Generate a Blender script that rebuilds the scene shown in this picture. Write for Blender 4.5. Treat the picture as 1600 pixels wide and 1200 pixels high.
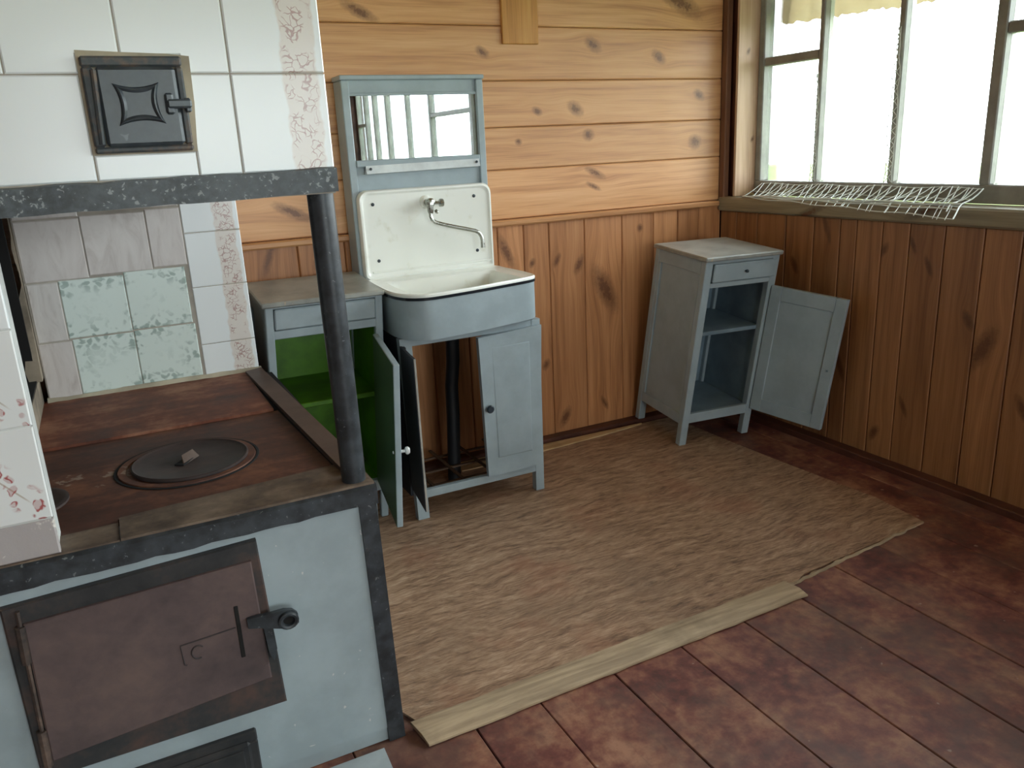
import bpy, bmesh, math, random
from mathutils import Vector, Matrix, Euler
random.seed(7)
S = bpy.context.scene
COL = S.collection
for o in list(bpy.data.objects): bpy.data.objects.remove(o)

# ---------------------------------------------------------------- camera, sky, exposure
cd = bpy.data.cameras.new('camera'); cam = bpy.data.objects.new('camera', cd); COL.objects.link(cam)
cam.location = (-2.6058, -2.9963, 1.2651); cam.rotation_euler = (1.28533, 0.04720, -0.47090)
cd.sensor_width = 36.0; cd.lens = 36 * 1259.6 / 1600; cd.clip_start = 0.05
S.camera = cam
world = bpy.data.worlds.new('world'); S.world = world; world.use_nodes = True
bg = world.node_tree.nodes['Background']
SKY = 9.0
wt = world.node_tree
_tc = wt.nodes.new('ShaderNodeTexCoord'); _sx = wt.nodes.new('ShaderNodeSeparateXYZ'); _rp = wt.nodes.new('ShaderNodeValToRGB')
wt.links.new(_tc.outputs['Generated'], _sx.inputs[0]); wt.links.new(_sx.outputs['Z'], _rp.inputs['Fac'])
_rp.color_ramp.elements[0].color = (0.90, 0.96, 1.0, 1); _rp.color_ramp.elements[1].color = (0.80, 0.91, 1.0, 1)   # plain overcast sky
wt.links.new(_rp.outputs['Color'], bg.inputs['Color'])
bg.inputs['Strength'].default_value = SKY
S.view_settings.view_transform = 'Standard'; S.view_settings.look = 'None'
S.view_settings.exposure = 0.50; S.view_settings.gamma = 1.0; S.view_settings.use_curve_mapping = False
def portal(name, loc, rot, sx, sy):            # sampling portal in a window opening: gives off no light of its own
    l = bpy.data.lights.new(name, 'AREA'); l.shape = 'RECTANGLE'; l.size = sx; l.size_y = sy; l.energy = 1.0
    l.cycles.is_portal = True
    o = bpy.data.objects.new(name, l); o.location = loc; o.rotation_euler = rot; COL.objects.link(o)
H = math.pi / 2
portal('window_portal', (0.19, -1.59, 1.53), (0, H, 0), 0.95, 2.95)
portal('window_portal.001', (0.19, -4.80, 1.53), (0, H, 0), 0.95, 2.98)
portal('window_portal.002', (-1.6, -6.70, 1.45), (H, 0, 0), 2.3, 1.25)

# ---------------------------------------------------------------- helpers
def L(r, g, b):
    f = lambda c: (c / 255 / 12.92) if c <= 10 else ((c / 255 + 0.055) / 1.055) ** 2.4
    return (f(r), f(g), f(b), 1.0)
class B:
    def __init__(s, xf=None): s.v = []; s.f = []; s.xf = xf
    def add(s, vs, fs):
        n = len(s.v); s.v += [tuple(p) for p in vs]; s.f += [tuple(i + n for i in f) for f in fs]; return s
    def box(s, x0, x1, y0, y1, z0, z1, b=0.0):
        if b <= 0:
            vs = [(x, y, z) for z in (z0, z1) for y in (y0, y1) for x in (x0, x1)]
            return s.add(vs, [(0, 2, 3, 1), (4, 5, 7, 6), (0, 1, 5, 4), (2, 6, 7, 3), (0, 4, 6, 2), (1, 3, 7, 5)])
        b = min(b, (x1 - x0) * .45, (y1 - y0) * .45, (z1 - z0) * .45)
        vs = []; ix = {}
        for cx in (0, 1):
            for cy in (0, 1):
                for cz in (0, 1):
                    P = [(x0, x1)[cx], (y0, y1)[cy], (z0, z1)[cz]]; sg = [(1, -1)[cx], (1, -1)[cy], (1, -1)[cz]]
                    for ax in range(3):
                        q = [P[k] if k == ax else P[k] + sg[k] * b for k in range(3)]
                        ix[(cx, cy, cz, ax)] = len(vs); vs.append(q)
        fs = []
        for ax in range(3):
            a, c = [k for k in range(3) if k != ax]
            for e in (0, 1):
                fc = []
                for (i, j) in ((0, 0), (1, 0), (1, 1), (0, 1)):
                    k = [0, 0, 0]; k[ax] = e; k[a] = i; k[c] = j; fc.append(ix[(*k, ax)])
                fs.append(fc)
            for i in (0, 1):
                for j in (0, 1):
                    k0 = [0, 0, 0]; k0[a] = i; k0[c] = j; k1 = list(k0); k1[ax] = 1
                    fs.append([ix[(*k0, a)], ix[(*k0, c)], ix[(*k1, c)], ix[(*k1, a)]])
        for cx in (0, 1):
            for cy in (0, 1):
                for cz in (0, 1): fs.append([ix[(cx, cy, cz, a)] for a in range(3)])
        return s.add(vs, fs)
    def prism(s, poly, ax, d0, d1):            # polygon in the two other axes, extruded along ax
        n = len(poly); mk = {0: lambda p, d: (d, p[0], p[1]), 1: lambda p, d: (p[0], d, p[1]), 2: lambda p, d: (p[0], p[1], d)}[ax]
        vs = [mk(p, d0) for p in poly] + [mk(p, d1) for p in poly]
        return s.add(vs, [tuple(range(n)), tuple(range(2 * n - 1, n - 1, -1))] + [(i, i + n, (i + 1) % n + n, (i + 1) % n) for i in range(n)])
    def rings(s, rs, cap0=True, cap1=True, closed=True):
        n = len(rs[0]); vs = [p for r in rs for p in r]; fs = []
        for k in range(len(rs) - 1):
            for i in range(n if closed else n - 1):
                j = (i + 1) % n; fs.append((k * n + i, k * n + j, (k + 1) * n + j, (k + 1) * n + i))
        if cap0: fs.append(tuple(range(n - 1, -1, -1)))
        if cap1: fs.append(tuple((len(rs) - 1) * n + i for i in range(n)))
        return s.add(vs, fs)
    def tube(s, pts, r, n=8, cap=True):
        pts = [Vector(p) for p in pts]; rs = []; up = None
        for i, p in enumerate(pts):
            t = (pts[min(i + 1, len(pts) - 1)] - pts[max(i - 1, 0)]).normalized()
            if up is None: up = Vector((0, 0, 1)) if abs(t.z) < .9 else Vector((1, 0, 0))
            a = t.cross(up).normalized(); up = a.cross(t).normalized()
            rr = r[i] if isinstance(r, (list, tuple)) else r
            rs.append([p + rr * (math.cos(q) * a + math.sin(q) * up) for q in [2 * math.pi * k / n for k in range(n)]])
        return s.rings(rs, cap, cap)
    def lathe(s, c, axis, prof, n=24):         # prof: (radius, offset along axis)
        axis = Vector(axis).normalized(); a = axis.orthogonal().normalized(); b = axis.cross(a); c = Vector(c)
        return s.rings([[c + axis * h + r * (math.cos(q) * a + math.sin(q) * b) for q in [2 * math.pi * k / n for k in range(n)]] for r, h in prof])
    def build(s, name, mat, parent=None, origin=None, smooth=True):
        vs = [Vector(p) for p in s.v]
        if s.xf: vs = [s.xf(p) for p in vs]
        po = W.get(parent.name, Vector()) if parent else Vector()
        o_ = Vector(origin) if origin is not None else (po if parent else Vector())
        me = bpy.data.meshes.new(name); me.from_pydata([p - o_ for p in vs], [], s.f)
        bm = bmesh.new(); bm.from_mesh(me); bmesh.ops.recalc_face_normals(bm, faces=bm.faces); bm.to_mesh(me); bm.free()
        if smooth:
            me.shade_smooth(); me.set_sharp_from_angle(angle=math.radians(32))
        me.materials.append(mat)
        ob = bpy.data.objects.new(name, me); COL.objects.link(ob)
        if parent: ob.parent = parent; ob.location = o_ - po
        else: ob.location = o_
        W[ob.name] = o_; return ob
W = {}
def tag(o, label, cat, group=None):
    o['label'] = label; o['category'] = cat
    if group: o['group'] = group
    return o
def struct(o): o['kind'] = 'structure'; return o
def thing(name, label, cat, loc, group=None):
    o = bpy.data.objects.new(name, None); COL.objects.link(o); o.location = loc; o.empty_display_size = .1
    W[o.name] = Vector(loc); return tag(o, label, cat, group)
def centre(*a): return ((a[0] + a[1]) / 2, (a[2] + a[3]) / 2, (a[4] + a[5]) / 2)

# ---------------------------------------------------------------- material kit
class NT:
    def __init__(s, name):
        s.m = bpy.data.materials.new(name); s.m.use_nodes = True; s.t = s.m.node_tree; s.p = s.t.nodes['Principled BSDF']
    def n(s, ty, **kw):
        x = s.t.nodes.new(ty)
        for k, v in kw.items(): setattr(x, k, v)
        return x
    def put(s, inp, val):
        if isinstance(val, bpy.types.NodeSocket): s.t.links.new(val, inp)
        elif val is not None: inp.default_value = val
    def math(s, op, a, b=None, c=None, clamp=False):
        x = s.n('ShaderNodeMath', operation=op, use_clamp=clamp)
        for i, q in enumerate((a, b, c)): s.put(x.inputs[i], q)
        return x.outputs[0]
    def vmath(s, op, a, b=None):
        x = s.n('ShaderNodeVectorMath', operation=op); s.put(x.inputs[0], a); s.put(x.inputs[1], b)
        return x.outputs['Value'] if op in ('LENGTH', 'DOT_PRODUCT', 'DISTANCE') else x.outputs[0]
    def comb(s, x, y, z):
        c = s.n('ShaderNodeCombineXYZ')
        for i, q in enumerate((x, y, z)): s.put(c.inputs[i], q)
        return c.outputs[0]
    def sep(s, v): x = s.n('ShaderNodeSeparateXYZ'); s.put(x.inputs[0], v); return x.outputs
    def obj(s): return s.n('ShaderNodeTexCoord').outputs['Object']
    def pos(s): return s.n('ShaderNodeNewGeometry').outputs['Position']
    def rnd(s): return s.n('ShaderNodeObjectInfo').outputs['Random']
    def noise(s, vec, scale=5, detail=4, rough=.55, dist=0):
        x = s.n('ShaderNodeTexNoise'); s.put(x.inputs['Vector'], vec); x.inputs['Scale'].default_value = scale
        x.inputs['Detail'].default_value = detail; x.inputs['Roughness'].default_value = rough; x.inputs['Distortion'].default_value = dist
        return x.outputs['Fac']
    def voro(s, vec, scale=5, feature='F1', out='Distance'):
        x = s.n('ShaderNodeTexVoronoi', feature=feature); s.put(x.inputs['Vector'], vec); x.inputs['Scale'].default_value = scale
        return x.outputs[out]
    def ramp(s, fac, stops):
        x = s.n('ShaderNodeValToRGB'); s.put(x.inputs[0], fac); e = x.color_ramp.elements
        while len(e) < len(stops): e.new(0.5)
        for k, (p, c) in zip(e, stops): k.position = p; k.color = c if not isinstance(c, (int, float)) else (c, c, c, 1)
        return x.outputs[0]
    def step(s, v, a, b):                      # 0 below a, 1 above b
        x = s.n('ShaderNodeMapRange', interpolation_type='SMOOTHSTEP'); s.put(x.inputs[0], v)
        x.inputs[1].default_value = a; x.inputs[2].default_value = b; return x.outputs[0]
    def mix(s, f, a, b, mode='MIX'):
        x = s.n('ShaderNodeMix', data_type='RGBA', blend_type=mode); s.put(x.inputs[0], f); s.put(x.inputs[6], a); s.put(x.inputs[7], b); return x.outputs[2]
    def attr(s, name): x = s.n('ShaderNodeAttribute', attribute_type='OBJECT', attribute_name=name); return x.outputs
    def bump(s, h, strength=.3, dist=.002):
        x = s.n('ShaderNodeBump'); x.inputs['Strength'].default_value = strength; x.inputs['Distance'].default_value = dist
        s.put(x.inputs['Height'], h); s.put(s.p.inputs['Normal'], x.outputs[0])
    def fin(s, col, rough=.5, metal=0.0, spec=.5):
        s.put(s.p.inputs['Base Color'], col); s.put(s.p.inputs['Roughness'], rough); s.put(s.p.inputs['Metallic'], metal)
        s.put(s.p.inputs['Specular IOR Level'], spec); return s.m

def pine(name, g, c, dark, mid, light, rough=.42):
    m = NT(name); P = m.sep(m.obj()); u, v = P[g], P[c]; rn = m.rnd()
    kd = None; vv = v
    sk = m.math('MULTIPLY', m.math('SUBTRACT', rn, .5), 2.6)
    for k in ('knot_a', 'knot_b', 'knot_c'):
        K = m.sep(m.attr(k)['Vector'])
        sz = m.math('MAXIMUM', K[2], .0005)
        du = m.math('DIVIDE', m.math('SUBTRACT', u, K[0]), m.math('MULTIPLY', sz, 1.6))
        dv = m.math('DIVIDE', m.math('SUBTRACT', v, K[1]), sz)
        du = m.math('ADD', du, m.math('MULTIPLY', dv, sk)); dv = m.math('MULTIPLY', dv, .72)
        d2 = m.math('ADD', m.math('MULTIPLY', du, du), m.math('MULTIPLY', dv, dv))
        du3 = m.math('MULTIPLY', du, .33); w2 = m.math('ADD', m.math('MULTIPLY', du3, du3), m.math('MULTIPLY', m.math('MULTIPLY', dv, dv), .2))
        e = m.math('EXPONENT', m.math('MULTIPLY', w2, -1.0))
        vv = m.math('SUBTRACT', vv, m.math('MULTIPLY', m.math('MULTIPLY', m.math('SUBTRACT', v, K[1]), e), .75))
        kd = d2 if kd is None else m.math('MINIMUM', kd, d2)
    off = m.math('MULTIPLY', rn, 41.0)
    g1 = m.noise(m.comb(m.math('ADD', m.math('MULTIPLY', u, 1.3), off), m.math('MULTIPLY', vv, 26), off), 1, 4, .6, .4)
    g2 = m.noise(m.comb(m.math('ADD', m.math('MULTIPLY', u, 5), off), m.math('MULTIPLY', vv, 260), off), 1, 2)
    lo = m.noise(m.comb(m.math('ADD', m.math('MULTIPLY', u, .9), off), m.math('MULTIPLY', vv, 7), off), 1, 2)
    g3 = m.math('SINE', m.math('ADD', m.math('MULTIPLY', vv, 150), m.math('MULTIPLY', lo, 26)))
    t = m.math('ADD', m.math('ADD', m.math('MULTIPLY', g1, .62), m.math('MULTIPLY', g2, .28)), m.math('MULTIPLY', g3, .03))
    col = m.ramp(t, [(.22, dark), (.45, mid), (.66, light)])
    shade = m.math('ADD', m.math('MULTIPLY', rn, .34), .80)
    col = m.mix(1.0, col, m.comb(shade, m.math('POWER', shade, 1.15), m.math('POWER', shade, 1.3)), 'MULTIPLY')
    warp = m.noise(m.comb(m.math('MULTIPLY', u, 70), m.math('MULTIPLY', v, 70), off), 1, 4, .7)
    kk = m.math('ADD', kd, m.math('MULTIPLY', m.math('SUBTRACT', warp, .5), 2.6))
    col = m.mix(m.math('MULTIPLY', m.math('SUBTRACT', 1.0, m.step(kk, .15, 3.4)), .6), col, tuple(x * .5 for x in dark[:3]) + (1,))
    col = m.mix(m.math('MULTIPLY', m.math('SUBTRACT', 1.0, m.step(kk, .1, .8)), .75), col, (0.14, 0.05, 0.02, 1))
    m.bump(t, .12, .001)
    return m.fin(col, m.math('ADD', m.math('MULTIPLY', g1, .16), rough - .08))

TD, TM, TL_ = L(168, 110, 68), L(212, 156, 106), L(228, 178, 130)
M_pine_x = pine('pine_horizontal', 0, 2, TD, TM, TL_, .36)
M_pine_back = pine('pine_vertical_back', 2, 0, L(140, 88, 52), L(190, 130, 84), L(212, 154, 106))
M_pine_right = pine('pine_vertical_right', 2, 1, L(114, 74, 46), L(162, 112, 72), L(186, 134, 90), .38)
M_jamb = pine('pine_jamb', 2, 0, L(168, 130, 98), L(206, 170, 138), L(222, 190, 160), .5)
M_trimwood = pine('dark_trim_wood', 2, 0, L(100, 66, 48), L(132, 92, 68), L(152, 112, 86))
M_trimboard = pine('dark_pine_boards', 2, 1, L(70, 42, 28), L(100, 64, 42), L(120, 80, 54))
M_sill = pine('sill_wood', 1, 2, L(108, 96, 76), L(142, 130, 106), L(164, 150, 126), .5)
M_ceiling = pine('ceiling_wood', 0, 1, L(170, 120, 76), L(205, 155, 104), L(222, 178, 128))

def paint(name, base, var=.06, rough=.42, chips=None, sc=9, th=.735):
    m = NT(name); p = m.pos()
    n1 = m.noise(p, sc, 5, .6); n2 = m.noise(p, 70, 3)
    d = tuple(max(0, c * (1 - 3.2 * var)) for c in base[:3]) + (1,); l = tuple(min(1, c * (1 + 1.2 * var)) for c in base[:3]) + (1,)
    col = m.mix(m.step(n1, .3, .7), d, l)
    if chips:
        sp = m.step(m.noise(p, 120 if th < .7 else 46, 2, .5, .6), th, th + .03); col = m.mix(sp, col, chips)
    m.bump(m.math('ADD', m.math('MULTIPLY', n1, .7), m.math('MULTIPLY', n2, .3)), .12, .002)
    return m.fin(col, m.math('ADD', m.math('MULTIPLY', n1, .2), rough - .1))
M_grey = paint('grey_blue_paint', L(160, 173, 178), .04, .36)
M_greytop = paint('grey_worn_top', L(156, 157, 150), .1, .33, L(176, 160, 138), 9, .66)
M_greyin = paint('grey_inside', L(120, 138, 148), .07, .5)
M_stovegrey = paint('stove_grey_paint', L(164, 177, 181), .04, .45, L(205, 205, 200))
M_green = paint('green_paint', L(84, 134, 20), .12, .5)
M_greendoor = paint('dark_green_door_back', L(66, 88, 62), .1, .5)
M_fibre_shade = paint('fibreboard_with_shade', L(44, 47, 54), .1, .6)  # near-black tone also carries the deep shade on the washstand's left-facing sides
M_bare = paint('bare_edge', L(172, 166, 156), .1, .6)
M_slat = paint('brown_slat', L(108, 84, 66), .1, .7)
M_black = paint('black_stove_paint', L(56, 61, 65), .16, .4, L(104, 109, 110), 30, .69)
M_blackbar = paint('black_bar_paint', L(70, 77, 80), .2, .42, L(138, 144, 144), 60, .63)
M_soot_shade = paint('soot_and_shade', L(24, 22, 21), .1, .9)  # soot in the stove opening, and the painted shade beside the cooktop
M_plaster = paint('dirty_plaster', L(150, 136, 118), .16, .85)
M_grout = paint('grout', L(178, 170, 158), .08, .85)
M_mortar = paint('beige_mortar', L(190, 178, 155), .1, .8)
M_white = paint('white_body', L(214, 216, 212), .04, .6)
M_winframe = paint('window_frame_paint', L(158, 156, 148), .08, .5)
M_knobw = paint('white_porcelain', L(222, 224, 222), .02, .2)
M_knobd = paint('dark_knob', L(46, 56, 64), .05, .3)
M_rubber = paint('black_hose', L(26, 28, 32), .06, .5)
M_skirt = paint('brown_skirting', L(92, 52, 38), .12, .5)
M_net = paint('white_mesh_wire', L(226, 230, 222), .02, .5)
M_rag = paint('eave_board', L(206, 196, 172), .1, .8)
M_floorsheet = paint('floor_sheet_metal', L(176, 184, 186), .06, .4, L(120, 110, 100))

def enamel():
    m = NT('white_enamel'); p = m.pos(); n = m.noise(p, 14, 5); z = m.noise(p, 3, 2)
    col = m.mix(m.step(n, .58, .78), L(246, 247, 240), L(226, 224, 208)); col = m.mix(m.math('MULTIPLY', m.step(z, .5, .8), .25), col, L(200, 198, 180))
    return m.fin(col, .16)
M_enamel = enamel()
M_edge = paint('black_enamel_edge', L(30, 36, 42), .05, .25)
def metal(name, base, rough, sc=40):
    m = NT(name); n = m.noise(m.pos(), sc, 4); return m.fin(m.mix(n, tuple(c * .7 for c in base[:3]) + (1,), base), m.math('ADD', m.math('MULTIPLY', n, .2), rough - .1), .9)
M_chrome = metal('worn_chrome', L(190, 192, 184), .28)
M_alu = paint('aluminium_paint', L(222, 228, 230), .06, .3)
def mirror():
    m = NT('mirror_glass'); return m.fin(L(236, 242, 244), .015, 1.0)
M_mirror = mirror()
def glass():
    m = NT('window_glass'); t = m.t
    tr = m.n('ShaderNodeBsdfTransparent'); gl = m.n('ShaderNodeBsdfGlossy'); gl.inputs['Roughness'].default_value = .02
    fr = m.n('ShaderNodeFresnel'); fr.inputs['IOR'].default_value = 1.4
    tr.inputs['Color'].default_value = (.95, .97, .96, 1)
    f = m.math('MULTIPLY', fr.outputs[0], .8)
    mx = m.n('ShaderNodeMixShader'); m.put(mx.inputs[0], f); t.links.new(tr.outputs[0], mx.inputs[1]); t.links.new(gl.outputs[0], mx.inputs[2])
    t.links.new(mx.outputs[0], t.nodes['Material Output'].inputs['Surface']); return m.m
M_glass = glass()

def rust(name, c0, c1, c2, rough=.6, sc=7, splash=None):
    m = NT(name); p = m.pos(); n = m.noise(p, sc, 6, .62, .3); f = m.noise(p, 60, 3); st = m.noise(m.vmath('MULTIPLY', p, (6, 26, 10)), 1, 4)
    t = m.math('ADD', m.math('ADD', m.math('MULTIPLY', n, .6), m.math('MULTIPLY', f, .15)), m.math('MULTIPLY', st, .25))
    col = m.ramp(t, [(.34, c0), (.5, c1), (.66, c2)])
    if splash:                                   # lime splashes dried on the plate
        q = m.sep(p); dx = m.math('DIVIDE', m.math('SUBTRACT', q[0], splash[0]), .10); dy = m.math('DIVIDE', m.math('SUBTRACT', q[1], splash[1]), .07)
        d = m.math('ADD', m.math('MULTIPLY', dx, dx), m.math('MULTIPLY', dy, dy))
        k = m.math('MULTIPLY', m.step(m.math('SUBTRACT', m.noise(p, 22, 5, .6, .8), m.math('MULTIPLY', d, .12)), .50, .56), m.math('SUBTRACT', 1.0, m.step(d, .5, 1.2)))
        col = m.mix(m.math('MULTIPLY', k, .75), col, L(158, 138, 122))
    m.bump(t, .25, .002); return m.fin(col, m.math('ADD', m.math('MULTIPLY', n, .3), rough - .15), .0, .35)
M_plate_rear = rust('rusty_rear_plate', L(66, 36, 26), L(116, 64, 44), L(166, 118, 92), .62, 5)
M_plate = rust('rusty_front_plate', L(50, 34, 30), L(88, 54, 42), L(132, 86, 62), .62, 6, (-2.72, -1.13))
M_lid = rust('burner_iron', L(46, 40, 39), L(66, 55, 53), L(86, 70, 64), .6)
M_flange = rust('brown_flange', L(70, 58, 50), L(110, 94, 80), L(142, 124, 106), .65, 12)
M_hinge = rust('dark_hinge', L(48, 44, 42), L(74, 62, 56), L(110, 90, 78), .6, 30)
M_mark = paint('cast_mark', L(58, 48, 48), .1, .6)
M_strip = rust('brown_angle_iron', L(70, 56, 50), L(88, 72, 64), L(104, 86, 78), .5)
M_door = rust('brown_cast_iron', L(78, 66, 66), L(96, 80, 78), L(112, 92, 86), .55, 11)
M_doorframe = rust('black_cast_frame', L(36, 38, 40), L(56, 55, 55), L(92, 70, 62), .55, 9)
M_sootdoor = paint('soot_door_iron', L(72, 80, 86), .15, .36, L(112, 120, 124), 16)
M_sootframe = rust('soot_door_frame', L(58, 64, 68), L(78, 82, 84), L(128, 106, 90), .5, 40)

def tile_white(name, strip=False):
    m = NT(name); o = m.sep(m.obj()); u, v = o[0], o[2]; p = m.pos(); rn = m.rnd()
    n = m.noise(p, 4, 2)
    col = m.mix(n, L(236, 241, 242), L(246, 249, 248))
    if strip:
        wob = m.math('MULTIPLY', m.math('SUBTRACT', m.noise(p, 26, 2), .5), .022)
        uu = m.math('ADD', u, wob)
        mask = m.math('MULTIPLY', m.step(uu, .086, .092), m.math('SUBTRACT', 1.0, m.step(uu, .146, .152)))
        col = m.mix(mask, col, L(230, 222, 214))
        q = m.comb(u, m.math('ADD', v, m.math('MULTIPLY', rn, 3)), 0)
        dv_ = m.n('ShaderNodeTexNoise'); m.put(dv_.inputs['Vector'], q); dv_.inputs['Scale'].default_value = 40
        qq = m.vmath('ADD', q, m.vmath('MULTIPLY', m.vmath('SUBTRACT', dv_.outputs['Color'], (.5, .5, .5)), (.03, .03, 0)))
        ln = m.voro(qq, 80, 'DISTANCE_TO_EDGE'); pet = m.voro(qq, 36)
        lines = m.math('MULTIPLY', m.math('SUBTRACT', 1.0, m.step(ln, .03, .085)), m.math('SUBTRACT', 1.0, m.step(pet, .46, .62)))
        edge = m.math('MULTIPLY', m.step(uu, .088, .098), m.math('SUBTRACT', 1.0, m.step(uu, .14, .15)))
        col = m.mix(m.math('MULTIPLY', m.math('MULTIPLY', lines, edge), .7), col, L(164, 112, 104))
    m.bump(m.noise(p, 3, 1), .03, .004)
    return m.fin(col, .22)
M_tile = tile_white('white_tile'); M_tile_strip = tile_white('white_tile_flower_strip', True)
def tile_marble():
    m = NT('grey_marbled_tile'); p = m.pos(); rn = m.rnd()
    q = m.vmath('ADD', p, m.comb(m.math('MULTIPLY', rn, 9), 0, 0))
    s = m.noise(m.vmath('MULTIPLY', q, (22, 1, 7)), 1, 5, .65, 1.2)
    col = m.ramp(s, [(.3, L(186, 178, 172)), (.5, L(212, 207, 202)), (.7, L(222, 218, 213))])
    col = m.mix(m.math('MULTIPLY', rn, .35), col, L(196, 180, 176)); return m.fin(col, .3)
M_tile_marble = tile_marble()
def tile_green():
    m = NT('mint_patterned_tile'); o = m.obj(); p = m.pos()
    nz = m.n('ShaderNodeTexNoise'); m.put(nz.inputs['Vector'], p); nz.inputs['Scale'].default_value = 30
    q = m.vmath('ADD', p, m.vmath('MULTIPLY', m.vmath('SUBTRACT', nz.outputs['Color'], (.5, .5, .5)), (.05, 0, .05)))
    leaf = m.voro(m.vmath('MULTIPLY', q, (1, .2, 1)), 52); big = m.noise(p, 16, 3, .6)
    s = m.sep(o); du = m.math('ABSOLUTE', m.math('SUBTRACT', s[0], .082)); dv = m.math('ABSOLUTE', m.math('SUBTRACT', s[2], .082))
    far = m.step(m.math('MAXIMUM', du, dv), .03, .075)
    f = m.math('MULTIPLY', m.math('MULTIPLY', m.math('SUBTRACT', 1.0, m.step(leaf, .34, .58)), m.step(big, .40, .56)), m.math('ADD', m.math('MULTIPLY', far, .8), .2))
    col = m.mix(m.math('MULTIPLY', f, .8), L(222, 234, 227), L(146, 166, 158)); return m.fin(col, .26)
M_tile_green = tile_green()
def tile_rose():
    m = NT('white_tile_rose_spray'); o = m.sep(m.obj()); p = m.pos(); u, v = o[0], o[2]
    q = m.comb(u, v, m.math('MULTIPLY', m.rnd(), 5))
    nz = m.n('ShaderNodeTexNoise'); m.put(nz.inputs['Vector'], q); nz.inputs['Scale'].default_value = 34
    qq = m.vmath('ADD', q, m.vmath('MULTIPLY', m.vmath('SUBTRACT', nz.outputs['Color'], (.5, .5, .5)), (.03, .03, 0)))
    pet = m.voro(qq, 52); ln = m.voro(qq, 80, 'DISTANCE_TO_EDGE')
    d = m.math('ABSOLUTE', m.math('SUBTRACT', m.math('ADD', m.math('MULTIPLY', u, 1.2), v), .2))
    band = m.math('SUBTRACT', 1.0, m.step(d, .02, .05))
    f = m.math('MULTIPLY', m.math('MULTIPLY', band, m.math('SUBTRACT', 1.0, m.step(pet, .3, .42))), m.math('SUBTRACT', 1.0, m.math('MULTIPLY', m.step(ln, .06, .16), .6)))
    stem = m.math('MULTIPLY', m.math('SUBTRACT', 1.0, m.step(d, .0012, .003)), m.step(v, .03, .05))
    col = m.mix(m.noise(p, 4, 2), L(228, 230, 228), L(240, 241, 238))
    col = m.mix(m.math('MULTIPLY', stem, .6), col, L(170, 150, 120)); col = m.mix(f, col, L(176, 98, 96)); return m.fin(col, .22)
M_tile_rose = tile_rose()
def tile_broken():
    m = NT('chipped_grey_tile'); p = m.pos(); n = m.noise(p, 9, 6, .65); col = m.mix(m.step(n, .5, .54), L(176, 168, 166), L(226, 220, 210))
    m.bump(n, .5, .004); return m.fin(col, .7)
M_tile_broken = tile_broken()

def floor_paint():
    m = NT('red_floor_paint'); p = m.pos(); rn = m.rnd(); q = m.vmath('ADD', p, m.comb(0, m.math('MULTIPLY', rn, 17), 0))
    big = m.noise(q, 4.2, 7, .7, .2); gr = m.noise(m.vmath('MULTIPLY', q, (55, 4, 1)), 1, 4); fine = m.noise(q, 34, 4)
    t = m.math('ADD', m.math('MULTIPLY', big, .7), m.math('MULTIPLY', fine, .3))
    col = m.ramp(t, [(.38, L(84, 44, 40)), (.46, L(114, 62, 54)), (.53, L(138, 88, 70)), (.62, L(168, 120, 94))])
    dirt = m.step(m.noise(p, 2.4, 6, .68), .44, .62); col = m.mix(m.math('MULTIPLY', dirt, .6), col, L(96, 76, 68))
    col = m.mix(m.math('MULTIPLY', m.step(gr, .55, .75), .25), col, L(70, 40, 34))
    sp = m.step(m.noise(p, 30, 2, .5), .74, .77); col = m.mix(m.math('MULTIPLY', sp, .7), col, L(172, 150, 138))
    m.bump(m.math('ADD', gr, m.math('MULTIPLY', fine, .4)), .2, .0015)
    return m.fin(col, m.math('ADD', m.math('MULTIPLY', fine, .25), .42))
M_floor = floor_paint()
def plywood():
    m = NT('worn_plywood'); p = m.pos()
    w = m.noise(p, 3.0, 4); q = m.vmath('ADD', m.vmath('MULTIPLY', p, (7, 40, 1)), m.comb(m.math('MULTIPLY', w, 1), m.math('MULTIPLY', w, 6), 0))
    g = m.noise(q, 1, 8, .78, .2); f = m.noise(m.vmath('MULTIPLY', p, (26, 170, 1)), 1, 4); big = m.noise(p, 2.0, 4, .6)
    t = m.math('ADD', m.math('MULTIPLY', g, .7), m.math('MULTIPLY', f, .3))
    col = m.ramp(t, [(.36, L(92, 68, 52)), (.45, L(142, 110, 86)), (.53, L(172, 138, 110)), (.64, L(200, 170, 142))])
    col = m.mix(m.math('MULTIPLY', m.step(big, .50, .70), .45), col, L(122, 98, 78))
    red = m.step(m.noise(p, 3.3, 4, .6), .52, .68); col = m.mix(m.math('MULTIPLY', red, .4), col, L(158, 104, 78))
    dk = m.step(m.noise(m.vmath('MULTIPLY', p, (5, 9, 1)), 1, 5, .7), .62, .74); col = m.mix(m.math('MULTIPLY', dk, .6), col, L(64, 50, 42))
    m.bump(t, .1, .0006); return m.fin(col, .6)
M_ply = plywood()
def rawwood(name, g, a, b):
    m = NT(name); o = m.pos(); sc = [40, 40, 40]; sc[g] = 3; n = m.noise(m.vmath('MULTIPLY', o, tuple(sc)), 1, 5, .65, .5); big = m.noise(o, 7, 4)
    col = m.mix(m.step(n, .3, .7), a, b); col = m.mix(m.math('MULTIPLY', m.step(big, .5, .7), .45), col, tuple(c * .5 for c in a[:3]) + (1,))
    m.bump(n, .3, .002); return m.fin(col, .65)
M_lath = rawwood('bare_lath_wood', 0, L(146, 124, 98), L(192, 168, 136))
M_stripw = rawwood('pale_split_wood', 0, L(176, 140, 96), L(214, 182, 138))
M_orange = pine('orange_short_board', 2, 0, L(180, 116, 50), L(224, 160, 84), L(238, 184, 110), .4)
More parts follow.
